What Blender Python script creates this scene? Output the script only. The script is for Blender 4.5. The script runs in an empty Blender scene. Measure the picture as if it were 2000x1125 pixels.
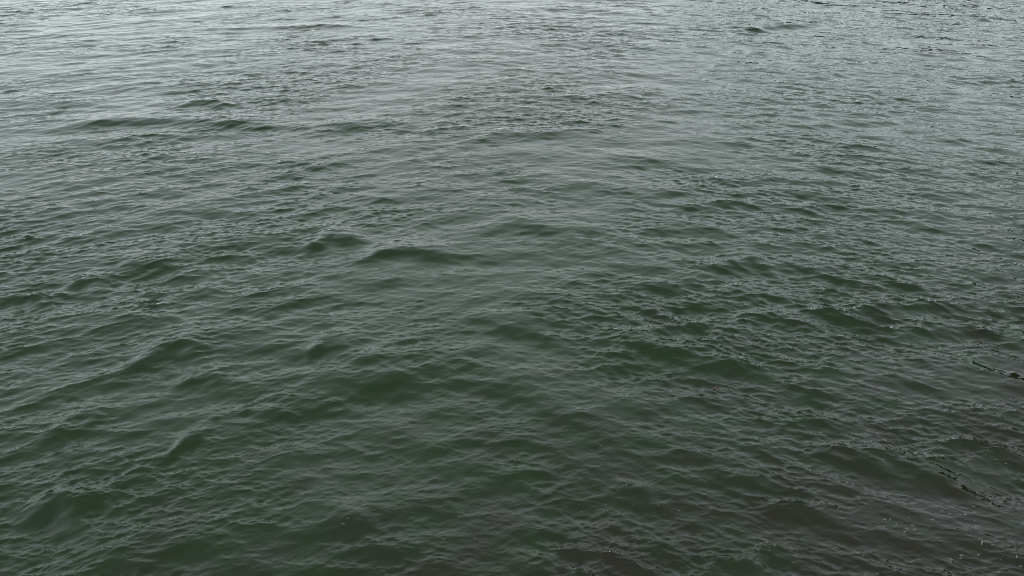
import bpy, math
import numpy as np

# ------------------------------------------------------------------ camera
scene = bpy.context.scene
CAM_H, PITCH, F_PX = 7.2, math.radians(30.8), 1444.0      # F_PX for a 2000 px wide frame
cam_data = bpy.data.cameras.new("camera")
cam_data.sensor_width = 36.0
cam_data.lens = 36.0 * F_PX / 2000.0
cam_data.clip_start, cam_data.clip_end = 0.1, 20000.0
cam = bpy.data.objects.new("camera", cam_data)
cam.location = (0, 0, CAM_H)
cam.rotation_euler = (math.pi / 2 - PITCH, 0, 0)
scene.collection.objects.link(cam)
scene.camera = cam

# ------------------------------------------------------------------ overcast sky
SUN_EL, SUN_AZ = math.radians(34), math.radians(-7)       # azimuth from +Y, negative = left
world = bpy.data.worlds.new("World")
scene.world = world
world.use_nodes = True
wn, wl = world.node_tree.nodes, world.node_tree.links
wn.clear()
sky = wn.new("ShaderNodeTexSky")
sky.sky_type = 'NISHITA'
sky.sun_disc = False
sky.sun_elevation = SUN_EL
sky.sun_rotation = SUN_AZ
sky.air_density, sky.dust_density, sky.ozone_density = 1.0, 0.3, 1.0
hsv = wn.new("ShaderNodeHueSaturation")
hsv.inputs["Saturation"].default_value = 0.6
tc = wn.new("ShaderNodeTexCoord")
tint = wn.new("ShaderNodeMixRGB")              # cool grey of the cloud sheet
tint.blend_type = 'MULTIPLY'
tint.inputs[0].default_value = 1.0
tint.inputs[2].default_value = (0.90, 1.0, 1.05, 1)
cl = wn.new("ShaderNodeTexNoise")
cl.inputs["Scale"].default_value = 2.2
cl.inputs["Detail"].default_value = 5.0
cr = wn.new("ShaderNodeMapRange")
cr.inputs["From Min"].default_value, cr.inputs["From Max"].default_value = 0.3, 0.7
cr.inputs["To Min"].default_value, cr.inputs["To Max"].default_value = 0.80, 1.20
mul = wn.new("ShaderNodeMixRGB")
mul.blend_type = 'MULTIPLY'
mul.inputs[0].default_value = 1.0
bg = wn.new("ShaderNodeBackground")
bg.inputs["Strength"].default_value = 0.15
wo = wn.new("ShaderNodeOutputWorld")
wl.new(sky.outputs[0], hsv.inputs["Color"])
wl.new(tc.outputs["Generated"], cl.inputs["Vector"])
wl.new(cl.outputs["Fac"], cr.inputs["Value"])
gam = wn.new("ShaderNodeGamma")            # cloud cover evens the sky out
gam.inputs["Gamma"].default_value = 0.33
wl.new(hsv.outputs[0], gam.inputs["Color"])
wl.new(gam.outputs[0], tint.inputs[1])
# an overcast sky is duller towards the horizon
sz = wn.new("ShaderNodeSeparateXYZ")
hz = wn.new("ShaderNodeMapRange")
hz.interpolation_type = 'SMOOTHSTEP'
hz.inputs["From Min"].default_value, hz.inputs["From Max"].default_value = 0.0, 0.5
hz.inputs["To Min"].default_value, hz.inputs["To Max"].default_value = 0.72, 1.0
hm_ = wn.new("ShaderNodeMixRGB")
hm_.blend_type = 'MULTIPLY'
hm_.inputs[0].default_value = 1.0
wl.new(tc.outputs["Generated"], sz.inputs[0])
wl.new(sz.outputs["Z"], hz.inputs["Value"])
wl.new(tint.outputs[0], hm_.inputs[1])
wl.new(hz.outputs[0], hm_.inputs[2])
# and the cloud hangs heavier overhead and inland
ov = wn.new("ShaderNodeMapRange")
ov.interpolation_type = 'SMOOTHSTEP'
ov.inputs["From Min"].default_value, ov.inputs["From Max"].default_value = 0.68, 1.0
ov.inputs["To Min"].default_value, ov.inputs["To Max"].default_value = 1.0, 0.42
om = wn.new("ShaderNodeMixRGB")
om.blend_type = 'MULTIPLY'
om.inputs[0].default_value = 1.0
wl.new(sz.outputs["Z"], ov.inputs["Value"])
wl.new(hm_.outputs[0], om.inputs[1])
wl.new(ov.outputs[0], om.inputs[2])
wl.new(om.outputs[0], mul.inputs[1])
wl.new(cr.outputs[0], mul.inputs[2])
wl.new(mul.outputs[0], bg.inputs["Color"])
wl.new(bg.outputs[0], wo.inputs["Surface"])

sun_data = bpy.data.lights.new("sun", 'SUN')
sun_data.energy = 0.5
sun_data.angle = math.radians(178)
sun_data.color = (1.0, 0.99, 0.97)
sun = bpy.data.objects.new("sun", sun_data)
sun.rotation_euler = (math.pi / 2 - SUN_EL, 0, math.pi - SUN_AZ)
scene.collection.objects.link(sun)

scene.view_settings.view_transform = 'Standard'
scene.view_settings.look = 'None'
scene.view_settings.exposure = 1.97
scene.view_settings.gamma = 1.0
scene.view_settings.use_curve_mapping = False
scene.render.engine = 'CYCLES'
cy = scene.cycles
cy.use_denoising = True
cy.use_adaptive_sampling = False
cy.filter_width = 1.05
cy.max_bounces, cy.transmission_bounces, cy.glossy_bounces = 8, 6, 4
cy.diffuse_bounces, cy.volume_bounces, cy.transparent_max_bounces = 2, 2, 4
cy.caustics_reflective = cy.caustics_refractive = True
cy.sample_clamp_indirect = 6.0

# ------------------------------------------------------------------ helpers
def ground(px, py):
    """photo pixel (2000 x 1125) -> point on the calm water plane"""
    sx, sy = (px - 1000.0) / F_PX, (562.5 - py) / F_PX
    fy = math.cos(PITCH) + math.sin(PITCH) * sy
    fz = -math.sin(PITCH) + math.cos(PITCH) * sy
    t = -CAM_H / fz
    return np.array((sx * t, fy * t))

def tag(o, label, category, kind=None, group=None):
    o["label"], o["category"] = label, category
    if kind: o["kind"] = kind
    if group: o["group"] = group
    return o

def new_mat(name):
    m = bpy.data.materials.new(name)
    m.use_nodes = True
    m.node_tree.nodes.clear()
    return m, m.node_tree.nodes, m.node_tree.links

def grid_mesh(name, X, Y, Z, mat):
    R, C = X.shape
    me = bpy.data.meshes.new(name)
    co = np.empty((R * C, 3), np.float32)
    co[:, 0], co[:, 1], co[:, 2] = X.ravel(), Y.ravel(), Z.ravel()
    idx = np.arange(R * C, dtype=np.int32).reshape(R, C)
    f = np.stack((idx[:-1, :-1], idx[:-1, 1:], idx[1:, 1:], idx[1:, :-1]), -1).reshape(-1, 4)
    n = len(f)
    me.vertices.add(R * C); me.vertices.foreach_set("co", co.ravel())
    me.loops.add(n * 4); me.loops.foreach_set("vertex_index", f.ravel())
    me.polygons.add(n)
    me.polygons.foreach_set("loop_start", np.arange(0, n * 4, 4, dtype=np.int32))
    me.update(calc_edges=True)
    me.polygons.foreach_set("use_smooth", np.ones(n, bool))
    me.materials.append(mat)
    o = bpy.data.objects.new(name, me)
    scene.collection.objects.link(o)
    return o

# ------------------------------------------------------------------ wave field (spectral synthesis)
TILE = 48.0
rng = np.random.default_rng(11)

def band(N, lmin, lmax, spread, power, slope, chop=0.0, turn=0.0, iso=0.0):
    """random sea of wavelengths lmin..lmax travelling towards the shore (-y, turned by `turn`),
    scaled to the given rms slope; returns (height, sideways dx, dy)"""
    kx = np.fft.fftfreq(N, TILE / N).astype(np.float32)[None, :] * np.float32(2 * np.pi)
    ky = np.fft.fftfreq(N, TILE / N).astype(np.float32)[:, None] * np.float32(2 * np.pi)
    K = np.sqrt(kx * kx + ky * ky); K[0, 0] = 1e-6
    lam = np.log(2 * np.pi / K)
    c = (-ky * math.cos(turn) + kx * math.sin(turn)) / K
    w = np.exp(-0.5 * (np.clip(math.log(lmin) - lam, 0, None) / 0.12) ** 2
               - 0.5 * (np.clip(lam - math.log(lmax), 0, None) / 0.2) ** 2)
    amp = np.sqrt(w * K ** (-power)) * (np.clip(c, 0, 1) ** spread + iso)
    spec = (amp * (rng.standard_normal((N, N), np.float32) + 1j * rng.standard_normal((N, N), np.float32))).astype(np.complex64)
    spec[0, 0] = 0
    h = np.fft.ifft2(spec).real
    gy, gx = np.gradient(h[:1024, :1024], TILE / N)
    s = slope / math.sqrt(float((gx ** 2 + gy ** 2).mean()))
    h = (h * s).astype(np.float32)
    if not chop:
        return h, None, None
    dx = (np.fft.ifft2(spec * (1j * kx / K)).real * s * chop).astype(np.float32)
    dy = (np.fft.ifft2(spec * (1j * ky / K)).real * s * chop).astype(np.float32)
    return h, dx, dy

H0, DX0, DY0 = band(2048, 0.60, 2.6, 1.7, 4.2, 0.050, chop=1.0)
H1, DX1, DY1 = band(2048, 0.18, 0.75, 2.0, 4.1, 0.112, chop=1.0)
H2, DX2, DY2 = band(4096, 0.034, 0.20, 2.3, 3.3, 0.185, chop=0.9, iso=0.04)
# gust patches: slow noise that lets ripples come and go
GUST, _, _ = band(1024, 1.2, 6.0, 0.0, 3.0, 1.0)
GUST = (GUST - GUST.mean()) / GUST.std()

def sample(F, x, y):
    N = F.shape[0]
    u, v = (x / TILE * N) % N, (y / TILE * N) % N
    i, j = np.floor(u).astype(np.int32), np.floor(v).astype(np.int32)
    fu, fv = (u - i).astype(np.float32), (v - j).astype(np.float32)
    i %= N; j %= N
    i1, j1 = (i + 1) % N, (j + 1) % N
    return (F[j, i] * (1 - fu) + F[j, i1] * fu) * (1 - fv) + (F[j1, i] * (1 - fu) + F[j1, i1] * fu) * fv

# the larger wavelets one can make out, as crest lines on the water: ([pixels], height m, front width m)
CRESTS = [
    ([(480, 800), (590, 770), (700, 745), (860, 728), (1000, 742), (1150, 800), (1200, 830)], .066, .30),
    ([(600, 690), (640, 662), (700, 672)], .060, .20),
    ([(240, 715), (300, 690), (365, 668), (400, 690)], .065, .22),
    ([(335, 748), (410, 724), (450, 735)], .050, .16),
    ([(1160, 700), (1250, 678), (1330, 692), (1420, 716), (1520, 748)], .075, .24),
    ([(590, 488), (650, 463), (710, 472)], .070, .24),
    ([(700, 500), (790, 485), (880, 500)], .065, .22),
    ([(880, 455), (1010, 440), (1130, 455)], .050, .20),
    ([(940, 640), (1020, 634), (1090, 650)], .055, .18),
    ([(40, 1012), (122, 980), (180, 1000)], .060, .17),
    ([(0, 262), (150, 243), (300, 234), (450, 238), (620, 246)], .075, .30),
    ([(620, 246), (740, 240), (840, 248)], .05, .28),
    ([(880, 272), (1000, 263), (1160, 262)], .060, .26),
    ([(1640, 905), (1730, 905), (1830, 935), (1940, 975)], .055, .20),
    ([(1410, 520), (1465, 508), (1520, 528)], .060, .20),
    ([(1420, 58), (1520, 52), (1630, 46)], .080, .30),
    ([(1900, 40), (1945, 35), (1985, 42)], .080, .24),
    ([(100, 575), (170, 550), (220, 560)], .055, .18),
    ([(90, 850), (150, 828), (210, 812)], .050, .17),
    ([(340, 875), (380, 850), (410, 840)], .045, .15),
    ([(1380, 665), (1450, 658), (1530, 672)], .045, .18),
    ([(230, 520), (290, 508), (360, 515)], .045, .20),
    ([(340, 208), (390, 200), (450, 205)], .055, .22),
    ([(480, 55), (560, 52), (720, 50)], .06, .3),
    ([(1060, 172), (1110, 168)], .05, .22),
    ([(560, 1030), (640, 1015), (760, 1020)], .04, .16),
    ([(800, 800), (900, 790), (990, 800)], .03, .2),
]

# sharp little ridges, steep on the seaward side, that mirror the far shore
RIDGES = [([(1365, 1083), (1420, 1090), (1500, 1112)], .042, .22, .085),
          ([(1470, 977), (1540, 985), (1650, 1006)], .042, .22, .085),
          ([(1720, 885), (1770, 907), (1850, 897), (1960, 882), (2030, 890)], .040, .2, .085),
          ([(1800, 872), (1880, 862), (1990, 868)], .036, .2, .085),
          ([(1560, 868), (1650, 880), (1730, 905)], .036, .2, .085),
          ([(1500, 606), (1620, 608), (1720, 642), (1880, 640)], .040, .3, .11),
          ([(1560, 622), (1700, 600), (1850, 592), (2030, 575)], .040, .3, .11),
          ([(1750, 625), (1850, 632), (1980, 655)], .036, .3, .11),
          ([(1250, 645), (1340, 640), (1470, 628)], .034, .3, .11),
          ([(990, 1082), (1040, 1080), (1090, 1090)], .036, .2, .08),
          ([(1110, 1112), (1160, 1122)], .040, .2, .08), ([(1225, 1113), (1290, 1124)], .040, .2, .08),
          ([(1375, 918), (1440, 930), (1500, 935)], .036, .2, .085),
          ([(1200, 945), (1270, 950)], .034, .18, .08), ([(1300, 400), (1450, 395), (1600, 405)], .036, .3, .13)]

def crests(x, y):
    out = np.zeros_like(x)
    for pts, a, wf, wb in [(p_, 1.2 * a_, 1.3 * w_, 2.2 * w_) for p_, a_, w_ in CRESTS] + [(p_, 1.4 * a_, w_, b_) for p_, a_, w_, b_ in RIDGES]:
        P = np.array([ground(*p) for p in pts])
        lo, hi = P.min(0) - 4 * wf - .3, P.max(0) + 4 * wf + .3
        m = (x > lo[0]) & (x < hi[0]) & (y > lo[1]) & (y < hi[1])
        if not m.any(): continue
        X, Y = x[m], y[m]
        # wandering crest line as y(x), smooth ends
        o = np.argsort(P[:, 0])
        cx = np.linspace(P[o[0], 0], P[o[-1], 0], 200)
        cyl = np.interp(cx, P[o, 0], P[o, 1])
        ker = np.hanning(41); ker /= ker.sum()
        cyl = np.convolve(np.pad(cyl, 20, mode='edge'), ker, 'valid')
        yc = np.interp(X, cx, cyl)
        L = cx[-1] - cx[0]
        e = np.clip(np.minimum(X - (cx[0] - .5 * wf), (cx[-1] + .5 * wf) - X) / (0.3 * L + .5 * wf), 0, 1)
        e = e * e * (3 - 2 * e)
        wob = 0.30 * wf * np.sin(X * 1.3 / wf * .3 + pts[0][0]) + 0.10 * wf * np.sin(X * .9 / wf + pts[0][1])
        d = yc + wob - Y                       # positive in front of the crest
        g = np.where(d > 0, np.exp(-(d / wf) ** 2), np.exp(-(d / wb) ** 2))
        trough = 0.35 * np.exp(-((d - 2.0 * wf) / (1.2 * wf)) ** 2)
        out[m] += a * e * (g - trough)
    return out

# ------------------------------------------------------------------ water surface
def water_grid():
    y0 = 3.4
    ys = [y0]
    while ys[-1] < 52.0:
        ys.append(ys[-1] + 0.0115 + max(0.0, ys[-1] - 5.0) * 0.0012)
    d = 0.07
    while ys[-1] < 4000:
        d *= 1.16; ys.append(ys[-1] + d)
    back, d = [], 0.015
    y = y0
    while y > -300:
        d *= 1.25; y -= d; back.append(y)
    ys = np.array(back[::-1] + ys)
    core = np.linspace(-1, 1, 1121)
    side, d, u = [], core[1] - core[0], 1.0
    while u < 250:
        d *= 1.2; u += d; side.append(u)
    us = np.array([-s for s in side[::-1]] + list(core) + side)
    hw = 6.8 + 0.66 * (np.clip(ys, y0, 60) - 5.0)
    return us[None, :] * hw[:, None], np.repeat(ys[:, None], len(us), 1)

GX, GY = water_grid()
X, Y = GX.ravel(), GY.ravel()
r = np.hypot(X, Y)
near = np.clip((90 - r) / 40, 0, 1)
shoal = 1.0 + 0.40 * np.clip((16 - Y) / 10, 0, 1)        # waves steepen as they reach the shore
# crests bend round the point of the shore: an arched pattern
WY = Y + 0.24 * np.sqrt(X * X + 30.0) + 3.0
WX = X + 7.0
gust = 0.85 * sample(GUST, WX * .6 + 9, WY * .8 + 3) + 0.6 * sample(GUST, WX * .16 + 5, WY * .22 + 31)
ROUGH = [(650, 575, 230, 45, 1.0), (1500, 612, 330, 28, 1.5), (1850, 875, 200, 45, 2.2), (1550, 980, 110, 35, 2.2), (1420, 1090, 150, 35, 2.2), (1800, 600, 200, 25, 1.0), (1250, 780, 350, 60, -1.2), (1700, 750, 300, 50, -1.3), (1750, 1040, 250, 40, -1.0), (300, 960, 350, 60, .7),
         (1280, 650, 120, 30, .6), (150, 600, 250, 50, .5), (1450, 400, 260, 40, .6), (1800, 640, 250, 25, .7),
         (850, 540, 260, 38, -1.2), (300, 800, 260, 70, -.8), (850, 850, 300, 60, -1.0), (1250, 900, 330, 70, -.6),
         (1000, 1030, 300, 60, -.3), (250, 265, 300, 22, -.9), (1900, 1000, 200, 60, -.7)]
for px, py, sx, sy, a in ROUGH:
    c, cx1, cy1 = ground(px, py), ground(px + sx, py), ground(px, py - sy)
    gust += 0.9 * a * np.exp(-((X - c[0]) / abs(cx1[0] - c[0])) ** 2 - ((Y - c[1]) / abs(cy1[1] - c[1])) ** 2)
rip = np.clip(1.0 + 0.40 * gust, 0.5, 2.5)
h0 = sample(H0, WX, WY)
near0, near = near, near * shoal
Z = h0 * near
X2, Y2 = X.copy(), Y.copy()
X2 += sample(DX0, WX, WY) * near; Y2 += sample(DY0, WX, WY) * near
m1 = np.clip(0.92 + 0.26 * gust, 0.55, 1.9) * near
Z += sample(H1, WX, WY) * m1
X2 += sample(DX1, WX, WY) * m1; Y2 += sample(DY1, WX, WY) * m1
# ripples gather behind the crests and fade on the smooth faces that slope towards the shore
e_ = 0.05
face = (sample(H0, WX, WY + e_) - sample(H0, WX, WY - e_) + sample(H1, WX, WY + e_) - sample(H1, WX, WY - e_)) / (2 * e_)
cz = crests(X, Y)
face += (crests(X, Y + e_) - cz) / e_
rip *= np.clip(0.95 - 4.0 * face, 0.30, 1.85) * (1 - 0.18 * np.clip((19 - Y) / 9, 0, 1))
rip = np.minimum(rip, 1.8) * near
Z += sample(H2, WX, WY) * rip
X2 += sample(DX2, WX, WY) * rip; Y2 += sample(DY2, WX, WY) * rip
Z += cz

wm, n, l = new_mat("sea_water")
out = n.new("ShaderNodeOutputMaterial")
gl, df, mx, fr = (n.new("ShaderNodeBsdfGlossy"), n.new("ShaderNodeBsdfDiffuse"), n.new("ShaderNodeMixShader"), n.new("ShaderNodeFresnel"))
fr.inputs["IOR"].default_value = 1.333
gl.inputs["Roughness"].default_value = 0.015
gl.inputs["Color"].default_value = (1, 1, 1, 1)
# colour of the water itself: green where deep, silty olive brown over the shallows by the shore (nearer right)
geo, sep = n.new("ShaderNodeNewGeometry"), n.new("ShaderNodeSeparateXYZ")
l.new(geo.outputs["Position"], sep.inputs[0])
n1 = n.new("ShaderNodeTexNoise"); n1.inputs["Scale"].default_value = 0.55; n1.inputs["Detail"].default_value = 4
n2 = n.new("ShaderNodeTexNoise"); n2.inputs["Scale"].default_value = 1.3; n2.inputs["Detail"].default_value = 5
for q in (n1, n2): l.new(geo.outputs["Position"], q.inputs["Vector"])
def mth(op, a, b):
    q = n.new("ShaderNodeMath"); q.operation = op
    for i, v in enumerate((a, b)):
        if isinstance(v, (int, float)): q.inputs[i].default_value = v
        else: l.new(v, q.inputs[i])
    return q.outputs[0]
sh = mth('SUBTRACT', sep.outputs["Y"], mth('MULTIPLY', sep.outputs["X"], 0.45))
sh = mth('ADD', sh, mth('MULTIPLY', mth('SUBTRACT', n1.outputs["Fac"], 0.5), 5.0))
sh = mth('ADD', sh, mth('MULTIPLY', mth('SUBTRACT', n2.outputs["Fac"], 0.5), 12.0))
mr = n.new("ShaderNodeMapRange"); mr.interpolation_type = 'SMOOTHSTEP'
mr.inputs["From Min"].default_value, mr.inputs["From Max"].default_value = 2.0, 10.5
l.new(sh, mr.inputs["Value"])
c1 = n.new("ShaderNodeMixRGB")
c1.inputs[1].default_value = (0.0100, 0.0104, 0.0022, 1)
c1.inputs[2].default_value = (0.0048, 0.0225, 0.0018, 1)
l.new(mr.outputs[0], c1.inputs[0])
l.new(c1.outputs[0], df.inputs["Color"])
l.new(fr.outputs[0], mx.inputs[0]); l.new(df.outputs[0], mx.inputs[1]); l.new(gl.outputs[0], mx.inputs[2])
l.new(mx.outputs[0], out.inputs["Surface"])
water = grid_mesh("water", X2.reshape(GX.shape), Y2.reshape(GX.shape), Z.reshape(GX.shape), wm)
tag(water, "choppy dark green sea water filling the whole view", "water", "structure")


# ------------------------------------------------------------------ wooded far shore, right of the view: its dark band is mirrored on the waves
def nz(x, y, sc, seed):
    return sample(GUST, x * sc + seed * 3.7, y * sc + seed * 7.1)
az = np.radians(np.linspace(6, 110, 500))
v = np.linspace(0, 1, 40)
AZ, V = np.meshgrid(az, v)
rad = 85 + 60 * V + 8 * np.sin(AZ * 5) + 1.2 * nz(AZ * 130, V * 60, .35, 3)
prof = np.clip(V / .12, 0, 1) ** .5 * (1 + .35 * V)
ends = np.clip((AZ - az[0]) / .25, 0, 1)
lift = np.clip((np.degrees(AZ) - 35) / 6, 0, 1)
top = (8.0 + 14 * lift * lift * (3 - 2 * lift) + 2.2 * nz(AZ * 130, V * 60, .12, 1) + 1.1 * nz(AZ * 130, V * 60, .5, 2)) * ends
hm, n, l = new_mat("dark_woodland")
out = n.new("ShaderNodeOutputMaterial"); bs = n.new("ShaderNodeBsdfPrincipled")
bs.inputs["Roughness"].default_value = 0.9
no = n.new("ShaderNodeTexNoise"); no.inputs["Scale"].default_value = 0.6; no.inputs["Detail"].default_value = 5
gc = n.new("ShaderNodeNewGeometry"); ra = n.new("ShaderNodeValToRGB")
ra.color_ramp.elements[0].color, ra.color_ramp.elements[1].color = (0.007, 0.009, 0.006, 1), (0.020, 0.024, 0.014, 1)
l.new(gc.outputs["Position"], no.inputs["Vector"]); l.new(no.outputs["Fac"], ra.inputs[0])
l.new(ra.outputs[0], bs.inputs["Base Color"]); l.new(bs.outputs[0], out.inputs["Surface"])
hills = grid_mesh("hills", rad * np.sin(AZ), rad * np.cos(AZ), prof * top - .6, hm)
tag(hills, "dark wooded far shore mirrored in the waves", "hills", "structure")

# ------------------------------------------------------------------ foam flecks and a leaf afloat
VX, VY, VZ = X2.reshape(GX.shape), Y2.reshape(GX.shape), Z.reshape(GX.shape)
def afloat(x, y):
    """the water surface point whose rest position is nearest to (x, y)"""
    j = int(np.argmin(np.abs(GY[:, 0] - y))); i = int(np.argmin(np.abs(GX[j] - x)))
    p = np.array((VX[j, i], VY[j, i], VZ[j, i]))
    tx = np.array((VX[j, i + 1], VY[j, i + 1], VZ[j, i + 1])) - p
    ty = np.array((VX[j + 1, i], VY[j + 1, i], VZ[j + 1, i])) - p
    nn = np.cross(tx, ty)
    return p, nn / np.linalg.norm(nn)

fr_ = np.random.default_rng(5)
verts, faces = [], []
def fleck(x, y, size, elong, ang):
    k = 9
    p, nn = afloat(x, y)
    ex = np.cross((0, 1, 0), nn); ex /= np.linalg.norm(ex); ey = np.cross(nn, ex)
    base = len(verts)
    rr = size * (0.6 + 0.8 * fr_.random(k))
    for lvl, sc in ((-.002, 1.0), (.004, .75)):
        for q in range(k):
            t = 2 * math.pi * q / k
            u, w = rr[q] * sc * math.cos(t) * elong, rr[q] * sc * math.sin(t)
            u, w = u * math.cos(ang) - w * math.sin(ang), u * math.sin(ang) + w * math.cos(ang)
            verts.append(tuple(p + ex * u + ey * w + nn * lvl))
    for q in range(k):
        q1 = (q + 1) % k
        faces.append((base + q, base + q1, base + k + q1, base + k + q))
    faces.append(tuple(base + k + q for q in range(k)))
#            px    py   spread px   count  size m
CLUSTERS = [(1385, 838, 22, 10, .009), (985, 902, 18, 7, .009), (1130, 832, 30, 8, .008), (1165, 870, 30, 6, .007),
            (1765, 1022, 30, 16, .014), (1880, 985, 60, 16, .010), (1960, 890, 60, 10, .008), (668, 1022, 12, 6, .010),
            (1175, 985, 30, 8, .008), (1490, 1060, 60, 18, .009), (1180, 1085, 60, 10, .008), (1640, 1070, 90, 18, .009),
            (1210, 955, 50, 10, .007), (920, 1030, 50, 6, .008), (470, 300, 26, 10, .016), (1920, 1100, 60, 16, .012),
            (1870, 1005, 25, 10, .012), (860, 1000, 60, 6, .007), (1340, 1000, 120, 14, .007), (660, 880, 120, 5, .007)]
for px, py, sp, cnt, sz in CLUSTERS:
    for _ in range(cnt):
        g = ground(px + fr_.normal() * sp * .8, min(py + fr_.normal() * sp * .3, 1121))
        fleck(g[0], g[1], sz * fr_.uniform(.2, .7), fr_.uniform(1.5, 5.0), fr_.normal() * .45)
me = bpy.data.meshes.new("foam_flecks"); me.from_pydata(verts, [], faces); me.update()
fm, n, l = new_mat("foam")
out = n.new("ShaderNodeOutputMaterial"); bs = n.new("ShaderNodeBsdfPrincipled")
bs.inputs["Base Color"].default_value = (0.15, 0.17, 0.14, 1); bs.inputs["Roughness"].default_value = 0.6
l.new(bs.outputs[0], out.inputs["Surface"])
me.materials.append(fm)
fo = bpy.data.objects.new("foam_flecks", me); scene.collection.objects.link(fo)
tag(fo, "tiny pale foam flecks scattered over the nearest water", "foam", "stuff")

def simple_mesh(name, vs_, fs_, mat, parent):
    m_ = bpy.data.meshes.new(name); m_.from_pydata(vs_, [], fs_); m_.update()
    m_.polygons.foreach_set("use_smooth", [True] * len(fs_)); m_.materials.append(mat)
    o = bpy.data.objects.new(name, m_); scene.collection.objects.link(o); o.parent = parent
    return o
lm, n, l = new_mat("dead_leaf")
out = n.new("ShaderNodeOutputMaterial"); bs = n.new("ShaderNodeBsdfPrincipled")
no = n.new("ShaderNodeTexNoise"); no.inputs["Scale"].default_value = 60
ra = n.new("ShaderNodeValToRGB")
ra.color_ramp.elements[0].color, ra.color_ramp.elements[1].color = (0.05, 0.03, 0.022, 1), (0.13, 0.075, 0.06, 1)
bs.inputs["Roughness"].default_value = 0.45
tc = n.new("ShaderNodeTexCoord")
l.new(tc.outputs["Object"], no.inputs["Vector"]); l.new(no.outputs["Fac"], ra.inputs[0])
l.new(ra.outputs[0], bs.inputs["Base Color"]); l.new(bs.outputs[0], out.inputs["Surface"])
g = ground(1399, 755)
p, nn = afloat(*g)
leaf = bpy.data.objects.new("leaf", None); scene.collection.objects.link(leaf)
leaf.location = p + nn * .004
leaf.rotation_euler = (-math.asin(nn[1]), math.asin(nn[0]), 0.5)
lv, lf = [], []
for side_z in (0, .0015):                              # upper and lower skin of a cupped, pointed blade
    for a_ in range(13):
        t = a_ / 12
        w = .024 * math.sin(math.pi * t ** .8) ** .8 + .0004
        for b_ in range(7):
            s_ = b_ / 3 - 1
            lv.append((t * .078 - .039, s_ * w, .010 * s_ * s_ + .006 * (2 * t - 1) ** 2 + .0015 * math.sin(9 * t) * s_ + side_z))
for a_ in range(12):
    for b_ in range(6):
        q = a_ * 7 + b_
        lf.append((q, q + 1, q + 8, q + 7)); lf.append((91 + q, 91 + q + 7, 91 + q + 8, 91 + q + 1))
simple_mesh("blade", lv, lf, lm, leaf)
sv, sf = [], []
for a_ in range(6):
    t = a_ / 5
    for b_ in range(5):
        an = 2 * math.pi * b_ / 5
        sv.append((-.036 - .03 * t, .0012 * math.cos(an) + .008 * t * t, .006 + .0012 * math.sin(an) + .004 * t))
for a_ in range(5):
    for b_ in range(5):
        sf.append((a_ * 5 + b_, a_ * 5 + (b_ + 1) % 5, a_ * 5 + 5 + (b_ + 1) % 5, a_ * 5 + 5 + b_))
simple_mesh("stalk", sv, sf, lm, leaf)
tag(leaf, "small pinkish brown dead leaf floating on the green water", "leaf")
